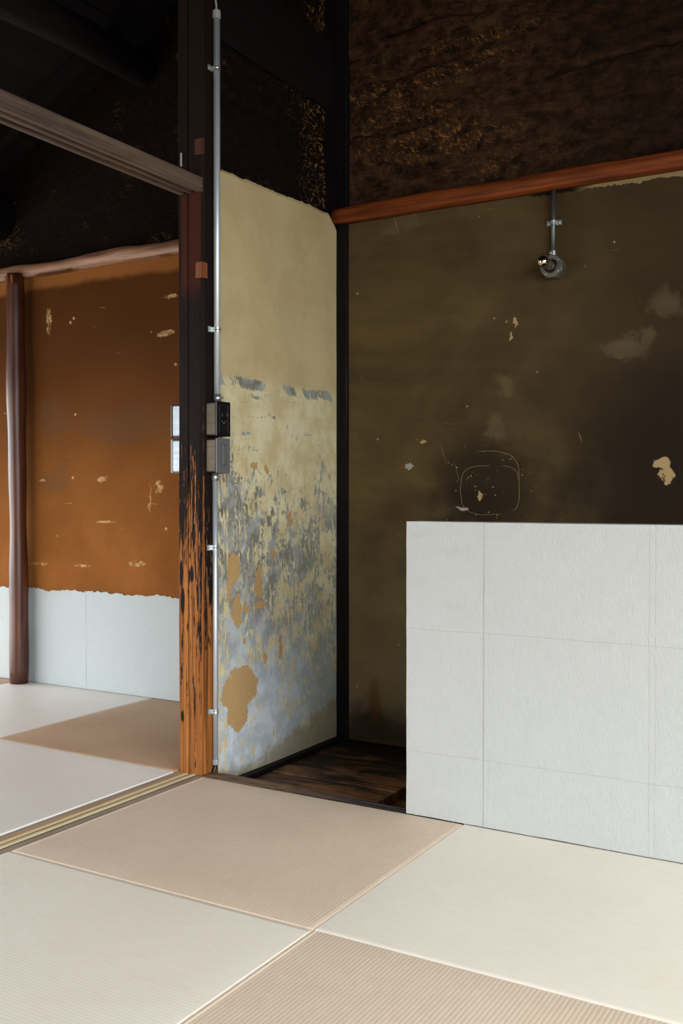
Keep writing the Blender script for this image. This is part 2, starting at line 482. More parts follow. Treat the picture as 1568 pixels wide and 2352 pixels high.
@material('orange_clay')
def _(b):
    x, y, z = b.pos()
    v = b.vec(x, 0.0, z)
    w1 = b.noise(v, 6, 4, 0.6) - 0.5
    w3 = b.noise(v, 40, 3, 0.6) - 0.5
    n = b.noise(v, 3, 5, 0.6)
    g = b.noise(v, 220, 2, 0.6)
    c = b.mix(n.step(0.3, 0.7) * 0.7 + g * 0.3, srgb(116, 69, 30), srgb(144, 91, 42))
    # smoke-blackening and fall of light, both painted darker towards the beam
    soot_and_dark = (z + w1 * 0.4).step(0.7, 1.9)
    c = b.mix(soot_and_dark * 0.8, c, srgb(60, 31, 13))
    c = b.mix((z + w1 * 0.05).step(2.09, 2.13) * 0.75, c, srgb(150, 96, 50))
    # bruises
    br = b.ell(x + w1 * 0.2, z + w1 * 0.2, [(-4.0, 1.08, 0.10, 0.07), (-4.0, 1.42, 0.14, 0.10), (-3.5, 1.36, 0.3, 0.1)], 0.9)
    c = b.mix(br * 0.4, c, srgb(92, 70, 50))
    # rubbed streaks and scratches
    st = b.noise(b.vec(x * 5, 1.0, z * 46), 1, 3, 0.55).step(0.70, 0.76)
    st2 = b.noise(b.vec(x * 34 + z * 3, 2.0, z * 5), 1, 3, 0.55).step(0.74, 0.79)
    spots = (b.vor(v, 9) + w3 * 0.06).step(0.085, 0.06) * w1.step(0.0, 0.05)
    chips = b.ell(x + w3 * 0.10 + w1 * 0.04, z + w3 * 0.03 + w1 * 0.02, [(-3.42, 0.665, 0.055, 0.012), (-4.12, 0.64, 0.06, 0.008), (-3.8, 0.64, 0.05, 0.007), (-3.65, 1.09, 0.03, 0.012), (-3.27, 1.05, 0.022, 0.03), (-3.33, 1.0, 0.006, 0.08),
                                              (-4.03, 1.93, 0.012, 0.07), (-3.23, 1.8, 0.05, 0.015), (-3.2, 1.98, 0.05, 0.008), (-3.63, 0.87, 0.06, 0.006), (-4.08, 1.09, 0.025, 0.006)], 0.5)
    mk = (st * 0.6).max(st2 * 0.55).max(spots * 0.7).max(chips * (b.noise(v, 26, 4, 0.65).step(0.35, 0.6) * 0.75))
    c = b.mix(mk, c, srgb(206, 170, 120))
    crack = (b.noise(b.vec(x, 5.0, z), 5, 3, 0.55, 0.8) - 0.5).abs().step(0.004, 0.001) * (z + w1 * 0.1).step(0.85, 0.7) * (x + w1 * 0.3).step(-3.6, -3.4) * b.noise(v, 1.6, 1, 0.5).step(0.45, 0.55)
    c = b.mix(crack * 0.4, c, srgb(80, 46, 24))
    b.set(col=c, rough=0.85, spec=0.06)
    b.bump(g * 0.4 + n + crack * -0.6, 0.35, 0.004)


def paper(name, lo, hi, seams=False):
    @material(name)
    def _(b):
        x, y, z = b.pos()
        v = b.vec(x, 0.0, z)
        fib = b.noise(b.vec(x * 120 + z * 20, 0.0, z * 46 - x * 10), 1, 4, 0.65, 1.8)
        mid = b.noise(v, 20, 4, 0.6)
        big = b.noise(v, 2.0, 3, 0.5)
        c = b.mix(big * 0.6 + mid * 0.4, lo, hi)
        st = b.ell(x + (mid - 0.5) * 0.08, z + (mid - 0.5) * 0.06, [(-1.37, 0.88, 0.03, 0.012), (-1.25, 0.835, 0.03, 0.012), (-1.37, 0.735, 0.03, 0.01), (-1.26, 0.665, 0.035, 0.012)], 0.9)
        c = b.mix(st * 0.10, c, srgb(150, 142, 128))
        if seams:
            jx, jz = x + (mid - 0.5) * 0.006 + (big - 0.5) * 0.012, z + (mid - 0.5) * 0.008 + (big - 0.5) * 0.02
            ln = None
            for v_, cs in ((jx, (-1.1525, -1.137, -0.6625, -0.647, -0.179, 0.328)), (jz, (0.205, 0.5885))):
                for q_ in cs:
                    e_ = (v_ - q_).abs().step(0.0014, 0.0003) * (0.3 if q_ in (-1.137, -0.647) else 1.0)
                    ln = e_ if ln is None else ln.max(e_)
            c = b.mix(ln * (fib * 0.5 + 0.12), c, srgb(132, 128, 120))       # thin shadow lines of the pasted joints, painted in grey
        b.set(col=c, rough=0.8, spec=0.2)
        b.bump(fib * 0.65 + mid * 0.6, 0.7, 0.007)


paper('white_paper', srgb(170, 172, 170), srgb(181, 183, 181), True)
paper('wainscot_paper', srgb(174, 181, 182), srgb(185, 192, 193))


@material('galvanised_steel')
def _(b):
    x, y, z = b.pos()
    n = b.noise(b.vec(x * 60, y * 60, z * 8), 1, 3, 0.6)
    b.set(col=b.mix(n, srgb(200, 210, 218), srgb(224, 233, 240)), metal=0.6, rough=(n - 0.5) * 0.15 + 0.42)


@material('shaded_galvanised_steel')  # conduit steel painted darker for the weaker light high on the wall
def _(b):
    x, y, z = b.pos()
    n = b.noise(b.vec(x * 60, y * 60, z * 8), 1, 3, 0.6)
    b.set(col=b.mix(n, srgb(92, 98, 98), srgb(120, 126, 126)), metal=0.8, rough=(n - 0.5) * 0.15 + 0.38)


@material('brushed_steel_shaded')  # same steel as the left boxes, darkened to imitate dimmer reflections
def _(b):
    x, y, z = b.pos()
    n = b.noise(b.vec(x * 8, y * 8, z * 90), 1, 3, 0.6)
    m = b.noise(b.vec(x * 60, y * 40, z * 10), 1, 3, 0.6)
    b.set(col=b.mix(m, srgb(52, 45, 36), srgb(80, 71, 59)), metal=0.85, rough=(n - 0.5) * 0.2 + 0.38)
    b.bump(n, 0.08, 0.002)


@material('brushed_steel')
def _(b):
    x, y, z = b.pos()
    n = b.noise(b.vec(x * 8, y * 8, z * 90), 1, 3, 0.6)
    m = b.noise(b.vec(x * 40, y * 40, z * 18), 1, 3, 0.6)
    b.set(col=b.mix(m, srgb(124, 130, 135), srgb(156, 162, 168)), metal=0.9, rough=(n - 0.5) * 0.2 + 0.42)
    b.bump(n, 0.08, 0.002)


plain('zinc_strap', srgb(206, 212, 214), 0.32, 0.85)
plain('black_plastic', srgb(14, 14, 18), 0.4)
plain('grey_plastic', srgb(96, 98, 98), 0.5)
plain('light_grey_plastic', srgb(158, 162, 164), 0.5)
plain('cable_rubber', srgb(24, 24, 26), 0.3)
plain('white_print', srgb(190, 190, 182), 0.6)
plain('lamp_metal', srgb(120, 116, 106), 0.45, 0.6)
plain('dark_socket', srgb(30, 27, 24), 0.4)
plain('brass_thread', srgb(150, 140, 126), 0.35, 0.8)
plain('outdoor_gravel', srgb(168, 164, 156), 0.9)


@material('mirror_chrome')
def _(b):
    x, y, z = b.pos()
    n = b.noise(b.vec(x, y, z), 30, 2, 0.5)
    b.set(col=b.mix(n, srgb(214, 204, 190), srgb(226, 218, 206)), metal=1.0, rough=0.06)


@material('smoky_glass')
def _(b):
    x, y, z = b.pos()
    n = b.noise(b.vec(x, y, z), 30, 2, 0.5)
    b.set(col=b.mix(n, srgb(96, 78, 58), srgb(110, 90, 68)), rough=0.2, spec=0.5)


# ------------------------------------------------------------------ mesh helpers
def mesh(name, verts, faces, mat, smooth=False):
    me = bpy.data.meshes.new(name)
    me.from_pydata([tuple(map(float, v)) for v in verts], [], [tuple(map(int, f)) for f in faces])
    me.validate()
    me.update()
    if smooth:
        me.polygons.foreach_set('use_smooth', [True] * len(me.polygons))
    if mat:
        me.materials.append(MATS[mat])
    return me


def world_loc(o):
    l = Vector((0, 0, 0))
    while o:
        l += o.location
        o = o.parent
    return l


def add(name, vf, mat, parent=None, smooth=False, bevel=0.0, auto=None):
    """one mesh object from world coordinates"""
    verts, faces = vf
    off = world_loc(parent) if parent else Vector((0, 0, 0))
    verts = [(v[0] - off.x, v[1] - off.y, v[2] - off.z) for v in verts]
    me = mesh(name, verts, faces, mat, smooth)
    o = bpy.data.objects.new(name, me)
    C.objects.link(o)
    if parent:
        o.parent = parent
    if bevel:
        m = o.modifiers.new('bevel', 'BEVEL')
        m.width = bevel
        m.segments = 2
        m.limit_method = 'ANGLE'
    return o


def tag(o, label, cat, group=None, kind=None):
    o['label'] = label
    o['category'] = cat
    if group:
        o['group'] = group
    if kind:
        o['kind'] = kind
    return o


def struct(o, label=None):
    o['kind'] = 'structure'
    if label:
        o['label'] = label
    return o


def thing(name, label, cat, loc, group=None):
    o = bpy.data.objects.new(name, None)
    o.empty_display_size = 0.05
    C.objects.link(o)
    o.location = loc
    return tag(o, label, cat, group)


def box(x0, x1, y0, y1, z0, z1):
    v = [(x, y, z) for x in (x0, x1) for y in (y0, y1) for z in (z0, z1)]
    f = [(0, 1, 3, 2), (4, 6, 7, 5), (0, 4, 5, 1), (2, 3, 7, 6), (0, 2, 6, 4), (1, 5, 7, 3)]
    return v, f


def join(*parts):
    V_, F_ = [], []
    for v, f in parts:
        n = len(V_)
        V_ += list(v)
        F_ += [tuple(i + n for i in q) for q in f]
    return V_, F_


def rings(rs, closed=True, caps=True):
    """rs: list of rings (lists of points, same count)"""
    n = len(rs[0])
    v = [p for r in rs for p in r]
    f = []
    for i in range(len(rs) - 1):
        for j in range(n if closed else n - 1):
            k = (j + 1) % n
            f.append((i * n + j, i * n + k, (i + 1) * n + k, (i + 1) * n + j))
    if caps:
        f.append(tuple(range(n))[::-1])
        f.append(tuple((len(rs) - 1) * n + j for j in range(n)))
    return v, f


def tube(path, r, n=20, caps=True):
    path = [Vector(p) for p in path]
    rs = []
    up = Vector((0.31, 0.95, 0.05))
    for i, p in enumerate(path):
        d = (path[min(i + 1, len(path) - 1)] - path[max(i - 1, 0)]).normalized()
        a = d.cross(up)
        if a.length < 1e-3:
            a = d.cross(Vector((1, 0, 0)))
        a.normalize()
        c = d.cross(a).normalized()
        rr = r[i] if isinstance(r, (list, tuple)) else r
        rs.append([tuple(p + (a * math.cos(t) + c * math.sin(t)) * rr) for t in [2 * PI * k / n for k in range(n)]])
    return rings(rs, True, caps)


def lathe_y(cx, cz, prof, n=32):
    """revolve (y, r) profile about the axis through (cx, *, cz) along y"""
    rs = [[(cx + r * math.cos(2 * PI * k / n), y, cz + r * math.sin(2 * PI * k / n)) for k in range(n)] for y, r in prof]
    return rings(rs)


def vnoise(x, y, seed=0):
    x, y = np.asarray(x, float), np.asarray(y, float)
    xi, yi = np.floor(x).astype(int), np.floor(y).astype(int)
    fx, fy = x - xi, y - yi
    fx, fy = fx * fx * (3 - 2 * fx), fy * fy * (3 - 2 * fy)

    def h(a, b):
        s = np.sin(a * 127.1 + b * 311.7 + seed * 74.7) * 43758.5453
        return s - np.floor(s)
    return (h(xi, yi) * (1 - fx) + h(xi + 1, yi) * fx) * (1 - fy) + (h(xi, yi + 1) * (1 - fx) + h(xi + 1, yi + 1) * fx) * fy - 0.5


def fbm(x, y, o=4, seed=0):
    s, a = 0, 1.0
    for i in range(o):
        s = s + a * vnoise(x * 2 ** i, y * 2 ** i, seed + i)
        a *= 0.5
    return s


def grid(P):
    """P: array (n, m, 3) of points"""
    n, m = P.shape[:2]
    f = [(i * m + j, i * m + j + 1, (i + 1) * m + j + 1, (i + 1) * m + j) for i in range(n - 1) for j in range(m - 1)]
    return P.reshape(-1, 3).tolist(), f


# ------------------------------------------------------------------ the shell of the two rooms
ZT = 4.9


def wall_with_hole(axis, at, thick, a0, a1, holes, z1=ZT, z0=-0.4):
    """wall perpendicular to axis ('x' or 'y') from a0 to a1 with rectangular holes (b0,b1,c0,c1)"""
    parts = []
    cuts = sorted(holes)
    cur = a0
    rect = []
    for b0, b1, c0, c1 in cuts:
        rect += [(cur, b0, z0, z1), (b0, b1, z0, c0), (b0, b1, c1, z1)]
        cur = b1
    rect.append((cur, a1, z0, z1))
    for p, q, r, s in rect:
        if q - p < 1e-4 or s - r < 1e-4:
            continue
        t0, t1 = min(at, at + thick), max(at, at + thick)
        parts.append(box(t0, t1, p, q, r, s) if axis == 'x' else box(p, q, t0, t1, r, s))
    return join(*parts)


struct(add('wall_front', wall_with_hole('y', YF - 0.1, 0.1, XL - 0.2, XR + 0.2, [WIN['right']]), 'plain_wall_wood'))
struct(add('wall_right', wall_with_hole('x', XR, 0.1, YF - 0.1, 4.0, [WIN['east']]), 'plain_wall_wood'))
struct(add('wall_left', wall_with_hole('x', XL - 0.1, 0.1, YF - 0.1, 4.0, [WIN['west']]), 'plain_wall_wood'))
struct(add('ground', box(-30, 30, -30, 30, -0.65, -0.6), 'outdoor_gravel'))
struct(add('floor', box(XL - 0.1, XR + 0.1, YF - 0.1, 2.79, -0.2, -0.062), 'floor_wood'))
struct(add('floor_left_room', box(XL - 0.1, -2.36, 2.79, 4.0, -0.2, -0.062), 'floor_wood'))

# back wall: smooth plaster below the beam, rough sooted clay above it
def slab(x0, x1, z0, z1, yfront, yback, nx=2, nz=2, disp=None):
    xs, zs = np.linspace(x0, x1, nx), np.linspace(z0, z1, nz)
    X, Z = np.meshgrid(xs, zs, indexing='ij')
    Yv = np.full_like(X, yfront)
    if disp is not None:
        Yv = Yv - disp(X, Z)
    return grid(np.stack([X, Yv, Z], -1))


def undulate(X, Z):
    return 0.0035 * fbm(X * 3.1, Z * 3.1, 3, 3)


def clay_disp(X, Z):
    d = 0.016 * fbm(X * 4, Z * 5, 5, 11) + 0.006 * fbm(X * 30, Z * 40, 3, 17)
    for zc, x0, x1, s in ((2.786, -2.13, -1.38, 1.0), (2.556, -2.19, -1.74, 0.8), (2.66, -1.35, -0.6, 0.5), (2.98, -2.1, -1.5, 0.5)):
        l = zc + 0.018 * fbm(X * 7, X * 0 + 3, 4, 23) * 2 + 0.01 * (X + 1.7)
        w = np.clip((X - x0) / 0.08, 0, 1) * np.clip((x1 - X) / 0.12, 0, 1) * s
        q = Z - l
        d = d - 0.05 * w * np.exp(-(q / 0.008) ** 2) + 0.016 * w * np.exp(-((q + 0.03) / 0.03) ** 2)
    v = X + 1.355 + 0.02 * fbm(X * 0 + 2, Z * 8, 4, 31)
    d = d - 0.016 * np.exp(-(v / 0.012) ** 2) * (Z > 2.45) * (vnoise(X * 0, Z * 9, 5) > 0.05)
    return d


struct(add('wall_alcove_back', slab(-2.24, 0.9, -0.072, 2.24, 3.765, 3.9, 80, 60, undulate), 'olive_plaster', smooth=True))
struct(add('wall_alcove_back_upper', slab(-2.25, 0.9, 2.2, 3.7, 3.772, 3.9, 380, 200, clay_disp), 'sooty_clay', smooth=True))
struct(add('wall_left_room_back', slab(-6.1, -2.3, -0.1, 2.24, 3.765, 3.9, 90, 60, undulate), 'orange_clay', smooth=True))
struct(add('wall_left_room_back_upper', slab(-6.1, -2.27, 2.2, 3.7, 3.772, 3.9, 200, 90, lambda X, Z: 0.014 * fbm(X * 4, Z * 5, 5, 41)), 'sooty_clay_dark', smooth=True))
struct(add('wall_outer_back', box(XL - 0.2, XR + 0.2, 3.80, 3.95, -0.4, ZT), 'plain_wall_wood'))
struct(add('wall_back_right', box(0.9, XR + 0.1, 3.76, 3.80, -0.4, ZT), 'plain_wall_wood'))

# side wall of the alcove: thick plaster below, bare clay set back above it
ys = np.concatenate([np.linspace(2.90, 3.66, 60), np.linspace(3.67, 3.765, 16)])
top = np.where(ys < 3.68, 2.2015 + (ys - 2.92) * 0.0345, 2.2277 - ((ys - 3.68) / 0.085) ** 1.6 * 0.085)
top = top + 0.006 * fbm(ys * 30, ys * 0, 3, 2) + 0.003 * fbm(ys * 90, ys * 0, 2, 9)
T = np.concatenate([np.linspace(0, 0.994, 69), [1.0]])
Yg, Tg = np.meshgrid(ys, T, indexing='ij')
Zg = -0.062 + (top[:, None] + 0.062) * Tg
Xg = -2.24 + 0.004 * fbm(Yg * 3, Zg * 3, 3, 7)
Xg = np.where(Tg > 0.996, Xg - 0.006 - 0.012 * np.clip(fbm(Yg * 11, Zg * 0, 3, 33), 0, 1), Xg)
sw = grid(np.stack([Xg, Yg, Zg], -1))
back = grid(np.stack([np.full_like(Xg, -2.298), Yg, Zg], -1)[::-1])
n0 = len(sw[0])
m_ = len(T)
ridge = [(i * m_ + m_ - 1, (i + 1) * m_ + m_ - 1, n0 + (len(ys) - 2 - i) * m_ + m_ - 1, n0 + (len(ys) - 1 - i) * m_ + m_ - 1) for i in range(len(ys) - 1)]
sv, sf = join(sw, back)
struct(add('wall_alcove_side', (sv, sf + ridge), 'peeling_plaster', smooth=False))
Yg, Zg = np.meshgrid(np.linspace(2.90, 3.77, 120), np.linspace(2.15, 3.7, 150), indexing='ij')
d = 0.012 * fbm(Yg * 4, Zg * 5, 5, 51) + 0.004 * fbm(Yg * 30, Zg * 40, 3, 57)
l = 2.52 + 0.05 * fbm(Yg * 6, Yg * 0 + 1, 4, 61) + 0.06 * (Yg - 3.2)
d = d - 0.02 * np.exp(-((Zg - l) / 0.012) ** 2) + 0.010 * np.exp(-((Zg - l - 0.03) / 0.03) ** 2)
struct(add('wall_alcove_side_upper', grid(np.stack([-2.300 + d, Yg, Zg], -1)), 'sooty_clay_dark', smooth=True))
struct(add('wall_alcove_side_core', box(-2.362, -2.338, 2.90, 3.797, -0.2, ZT), 'plain_wall_wood'))
struct(add('trim_1', box(-2.30, -2.205, 2.885, 3.77, -0.12, -0.055), 'dark_post_wood', bevel=0.006), 'blackened ground rail along the foot of the peeling side wall')
struct(add('trim_2', box(-2.25, 0.9, 3.735, 3.78, -0.12, -0.066), 'dark_post_wood', bevel=0.005), 'blackened ground rail along the foot of the olive back wall')

# roof: sloping boards on battens, rafters and log purlins
def roof_z(x):
    return 3.16 + 0.50 * (x + 3.45)


ceil = bpy.data.objects.new('ceiling', None)
C.objects.link(ceil)
struct(ceil, 'soot-black sloping underside of the roof')
xs_edge = list(np.arange(-6.4, -0.4, 0.19)) + [-0.3]
for i in range(len(xs_edge) - 1):
    a, b_ = xs_edge[i], xs_edge[i + 1] - 0.008
    za, zb = roof_z(a) + 0.075, roof_z(b_) + 0.075
    o = random.uniform(-0.006, 0.006)
    v = [(a, -2.9, za + o), (b_, -2.9, zb + o), (b_, 4.0, zb + o), (a, 4.0, za + o)]
    v += [(p[0], p[1], p[2] + 0.03) for p in v]
    add('roof_board', (v, [(3, 2, 1, 0), (4, 5, 6, 7), (0, 1, 5, 4), (1, 2, 6, 5), (2, 3, 7, 6), (3, 0, 4, 7)]), 'roof_board_wood', ceil)
add('roof_skin', ([(-6.4, -3, roof_z(-6.4) + 0.13), (-0.3, -3, roof_z(-0.3) + 0.13), (-0.3, 4.1, roof_z(-0.3) + 0.13), (-6.4, 4.1, roof_z(-6.4) + 0.13),
                   (-0.3, -3, roof_z(-0.3) + 0.14), (XR + 0.3, -3, 3.3), (XR + 0.3, 4.1, 3.3), (-0.3, 4.1, roof_z(-0.3) + 0.14)], [(0, 3, 2, 1), (4, 7, 6, 5)]), 'roof_board_wood', ceil)
for yc in (-1.6, -0.85, -0.1, 0.65, 1.4, 2.15, 2.9, 3.55):
    v, f = box(-6.4, -0.3, yc - 0.03, yc + 0.03, 0, 0.075)
    add('rafter', ([(p[0], p[1], roof_z(p[0]) + p[2]) for p in v], f), 'roof_wood', ceil)
for xc, dz, r in ((-3.36, -0.10, 0.085), (-4.42, -0.15, 0.13), (-1.6, -0.1, 0.09)):
    pth = [(xc + 0.015 * math.sin(t * 1.7), t, roof_z(xc) + dz + 0.012 * math.sin(t * 2.3)) for t in np.linspace(-2.7, 3.78, 14)]
    add('purlin', tube(pth, [r * (1 + 0.05 * math.sin(i * 1.9)) for i in range(14)], 14), 'roof_wood', ceil, smooth=True)

# ------------------------------------------------------------------ timber frame
def wobbly_prism(profile, zs, amp, seed, axis=2):
    rs = []
    for i, z in enumerate(zs):
        ring = []
        for j, (p, q) in enumerate(profile):
            du = amp * fbm(np.array(z * 2.3 + j * 9.1), np.array(j * 3.3), 3, seed)
            dv = amp * fbm(np.array(z * 2.3 + j * 5.7), np.array(j * 7.9), 3, seed + 5) * 0.4
            ring.append({2: (p + du, q + dv, z), 1: (p + du, z, q + dv), 0: (z, p + du, q + dv)}[axis])
        rs.append(ring)
    return rings(rs)


post = thing('wooden_post', 'square wooden post, charred black above and worn orange at its foot, beside peeling plaster', 'post', (-2.298, 2.87, -0.06))
xl, xr, yf, yb = -2.354, -2.243, 2.815, 2.928
prof = [(xl, yf + 0.003), (xl + 0.003, yf), (-2.3105, yf), (-2.3085, yf + 0.016), (-2.3070, yf + 0.016), (-2.3055, yf), (-2.259, yf), (-2.251, yf + 0.004), (xr, yf + 0.014), (xr, yb), (xl, yb)]
zs = list(np.linspace(-0.06, 3.68, 90))
add('shaft', wobbly_prism(prof, zs, 0.005, 4), 'post_wood', post)
add('mortise_plug', box(-2.272, -2.2425, 2.812, 2.846, 1.785, 1.842), 'plug_wood', post, bevel=0.002)
add('mortise_plug', box(-2.276, -2.2425, 2.8125, 2.85, 2.225, 2.282), 'old_plug_wood', post, bevel=0.002)
p = add('metal_plate', box(-2.3395, -2.3335, 2.8105, 2.816, 2.195, 2.243), 'light_grey_plastic', post)
p['label'] = 'small pale metal plate on the post'

cpost = thing('corner_post', 'blackened square post standing in the corner of the alcove', 'post', (-2.247, 3.7, -0.1))
prof = [(-2.306, 3.752), (-2.302, 3.746), (-2.194, 3.746), (-2.189, 3.752), (-2.189, 3.797), (-2.306, 3.797)]
add('shaft', wobbly_prism(prof, np.linspace(-0.1, 3.68, 60), 0.004, 14), 'dark_post_wood', cpost)
tag(add('tie_beam', wobbly_prism([(-2.325, 2.735), (-2.285, 2.70), (-2.262, 2.725), (-2.262, 2.985), (-2.325, 2.99)], np.linspace(2.93, 3.75, 24), 0.010, 21, axis=1), 'roof_wood'),
    'black tie beam running from the wooden post to the corner post above plaster', 'beam')


def log_beam(name, x0, x1, yfront, z0, z1, amp, seed, mat, n=60):
    """half-round log on a wall: flat underside and back, round front"""
    rs = []
    for i, x in enumerate(np.linspace(x0, x1, n)):
        w = amp * fbm(np.array(x * 2.5), np.array(seed * 1.0), 3, seed)
        w2 = amp * fbm(np.array(x * 4.5), np.array(seed * 2.0), 3, seed + 1)
        h = z1 - z0
        ring = [(x, 3.79, z0 + w2 * 0.3), (x, yfront + 0.012 + w, z0 + w2 * 0.3)]
        for t in np.linspace(0, 1, 7):
            a = -0.35 * PI + t * 0.85 * PI
            ring.append((x, yfront + 0.022 + w - 0.022 * math.cos(a), z0 + h * 0.5 + w2 + h * 0.5 * math.sin(a) * (1 + w * 4)))
        ring.append((x, 3.79, z1 + w2))
        rs.append(ring)
    return rings(rs)


tag(add('wall_beam', log_beam('b', -2.236, 0.9, 3.692, 2.190, 2.252, 0.006, 3, 'beam_wood'), 'beam_wood', smooth=True), 'reddish brown half-round beam across the olive plaster wall', 'beam')
tag(add('wall_beam', log_beam('b', -6.0, -2.36, 3.695, 2.176, 2.238, 0.016, 8, 'log_beam_wood', 90), 'log_beam_wood', smooth=True), 'pale knobbly peeled-log beam across the orange clay wall', 'beam')

pole = thing('log_pole', 'round reddish log pole standing against the orange clay wall', 'post', (-4.206, 3.703, 0))
zz = np.linspace(0.0, 2.19, 34)
pth = [(-4.206 + 0.006 * math.sin(z * 2.1 + 0.6) - 0.002 * z, 3.703, z) for z in zz]
add('shaft', tube(pth, [0.0475 + 0.003 * math.sin(z * 5) + 0.002 * math.sin(z * 13) for z in zz], 28), 'pole_wood', pole, smooth=True)
add('cut_tenon', box(-4.250, -4.193, 3.660, 3.70, 2.135, 2.18), 'plug_wood', pole, bevel=0.003)

# lintel with two sliding-door grooves in its underside, and the grooved sill below
lx0, lx1 = -2.345, -2.2465
lz0, lz1 = 2.092, 2.1425
g = 0.013
prof = [(lx0, lz1), (lx0, lz0), (lx0 + 0.019, lz0), (lx0 + 0.021, lz0 + g), (lx0 + 0.041, lz0 + g), (lx0 + 0.042, lz0), (lx0 + 0.055, lz0), (lx0 + 0.057, lz0 + g), (lx0 + 0.077, lz0 + g), (lx0 + 0.078, lz0), (lx1 - 0.001, lz0), (lx1, lz0 + 0.001), (lx1, lz1)]
tag(add('sliding_door_lintel', rings([[(p, y, q) for p, q in prof] for y in np.linspace(-1.2, 2.826, 30)]), 'lintel_wood'), 'weathered brown lintel with two sliding-door grooves in its underside', 'lintel')

sill = thing('sliding_door_sill', 'grooved wooden floor sill with pale runner strips between the two rooms', 'sill', (-2.297, 1.0, -0.06))
add('base', box(-2.352, -2.236, -1.2, 2.816, -0.06, -0.014), 'sill_wood', sill)
for nm, a, b_, z, mt in (('edge_strip', -2.3525, -2.334, -0.003, 'sill_old_wood'), ('side_strip', -2.334, -2.3225, -0.004, 'runner_side_wood'), ('runner', -2.3215, -2.3105, -0.0045, 'runner_wood'),
                         ('side_strip', -2.304, -2.2915, -0.005, 'runner_side_wood'), ('runner', -2.2905, -2.2765, -0.0035, 'runner_wood'), ('edge_strip', -2.2755, -2.2365, -0.006, 'sill_old_wood')):
    rs = []
    for i, y in enumerate(np.linspace(-1.2, 2.814, 70)):
        w = 0.0012 * float(fbm(np.array(y * 9.0), np.array(a * 50), 3, 5)) if nm == 'edge_strip' else 0
        rs.append([(a + w, y, -0.014), (b_ + w, y, -0.014), (b_ + w, y, z + w), (a + w, y, z + w)])
    add(nm, rings(rs), mt, sill, bevel=0.0008)

# board along the edge of the alcove
ths = np.linspace(-2.243, -1.25, 90)
rs = []
for x in ths:
    back_y = float(np.interp(x, [-2.25, -2.07, -1.9, -1.73, -1.47, 0.9], [2.876, 2.882, 2.886, 2.874, 2.857, 2.86])) + 0.004 * float(fbm(np.array(x * 9), np.array(2.0), 3, 71))
    dz = 0.004 * float(fbm(np.array(x * 6), np.array(5.0), 3, 77)) - 0.004
    rs.append([(x, 2.792, -0.12), (x, 2.792, -0.004 + dz * 0.5), (x, 2.797, -0.001 + dz * 0.5), (x, 2.84, 0.002 + dz), (x, back_y - 0.01, dz), (x, back_y, -0.008 + dz), (x, back_y - 0.01, -0.12)])
tag(add('threshold_board', rings(rs), 'threshold_wood', smooth=False), 'dark worn board along the front edge of the sunken alcove', 'board')

# sunken alcove floor: long boards cut off short of the white partition
af = bpy.data.objects.new('floor_alcove', None)
C.objects.link(af)
af.location = (-2.0, 3.3, -0.1)
struct(af, 'sunken floor of dark old boards inside the alcove')
yb_ = [2.855, 3.03, 3.20, 3.37, 3.55, 3.74]
for i in range(5):
    x1 = -1.655 + random.uniform(-0.006, 0.006)
    rs = []
    for x in np.linspace(-2.21, x1, 16):
        dz = 0.0015 * float(fbm(np.array(x * 8), np.array(i * 3.0), 2, 81)) + (-0.002 if i % 2 else 0)
        rs.append([(x, yb_[i] + 0.002, -0.11), (x, yb_[i] + 0.002, -0.073 + dz), (x, yb_[i + 1] - 0.002, -0.073 + dz), (x, yb_[i + 1] - 0.002, -0.11)])
    add('floor_board', rings(rs), 'alcove_board_wood', af, bevel=0.002)
add('floor_board', box(-2.22, 0.9, 2.84, 3.78, -0.16, -0.105), 'alcove_board_wood', af)

# ------------------------------------------------------------------ tatami mats
PITCH = 0.0101


def tatami_mesh(name, lx, ly, along, mat):
    """mat centred on its origin, top at z=0, ribs running along x or y; edges rolled over"""
    across, length = (lx, ly) if along == 'y' else (ly, lx)
    amp = 0.0009 if 'taupe_y' in mat else (0.0004 if along == 'x' else 0.0008)
    u = []
    fold = 0.012
    u += [(0.0, -0.006), (0.0009, -0.0022), (0.003, -0.0006), (fold, -0.0004)]
    n = int((across - 2 * fold) / PITCH)
    p = (across - 2 * fold) / n
    for i in range(n):
        for t in (0.0, 0.14, 0.36, 0.64, 0.86):
            z = -amp + amp * math.sin(PI * t) ** 0.5 if 0 < t < 1 else -amp
            u.append((fold + (i + t) * p, z))
    u += [(across - fold, -0.0008), (across - 0.003, -0.0006), (across - 0.0009, -0.0022), (across, -0.006)]
    s = [(0.0, -0.008), (0.0004, -0.0022), (0.0013, -0.0004), (0.004, 0.0)] + [(x, 0.0) for x in np.linspace(0.1, length - 0.1, 6)] + [(length - 0.004, 0.0), (length - 0.0013, -0.0004), (length - 0.0004, -0.0022), (length, -0.008)]
    U = np.array(u)
    S = np.array(s)
    A = U[:, 0][:, None] - across / 2 + 0 * S[:, 0][None]
    L = S[:, 0][None] - length / 2 + 0 * A
    Z = U[:, 1][:, None] + S[:, 1][None]
    P = np.stack([A, L, Z], -1) if along == 'y' else np.stack([L, A, Z], -1)
    if along == 'y':
        P = P[::-1]
    v, f = grid(P)
    return mesh(name, v, f, mat, True)


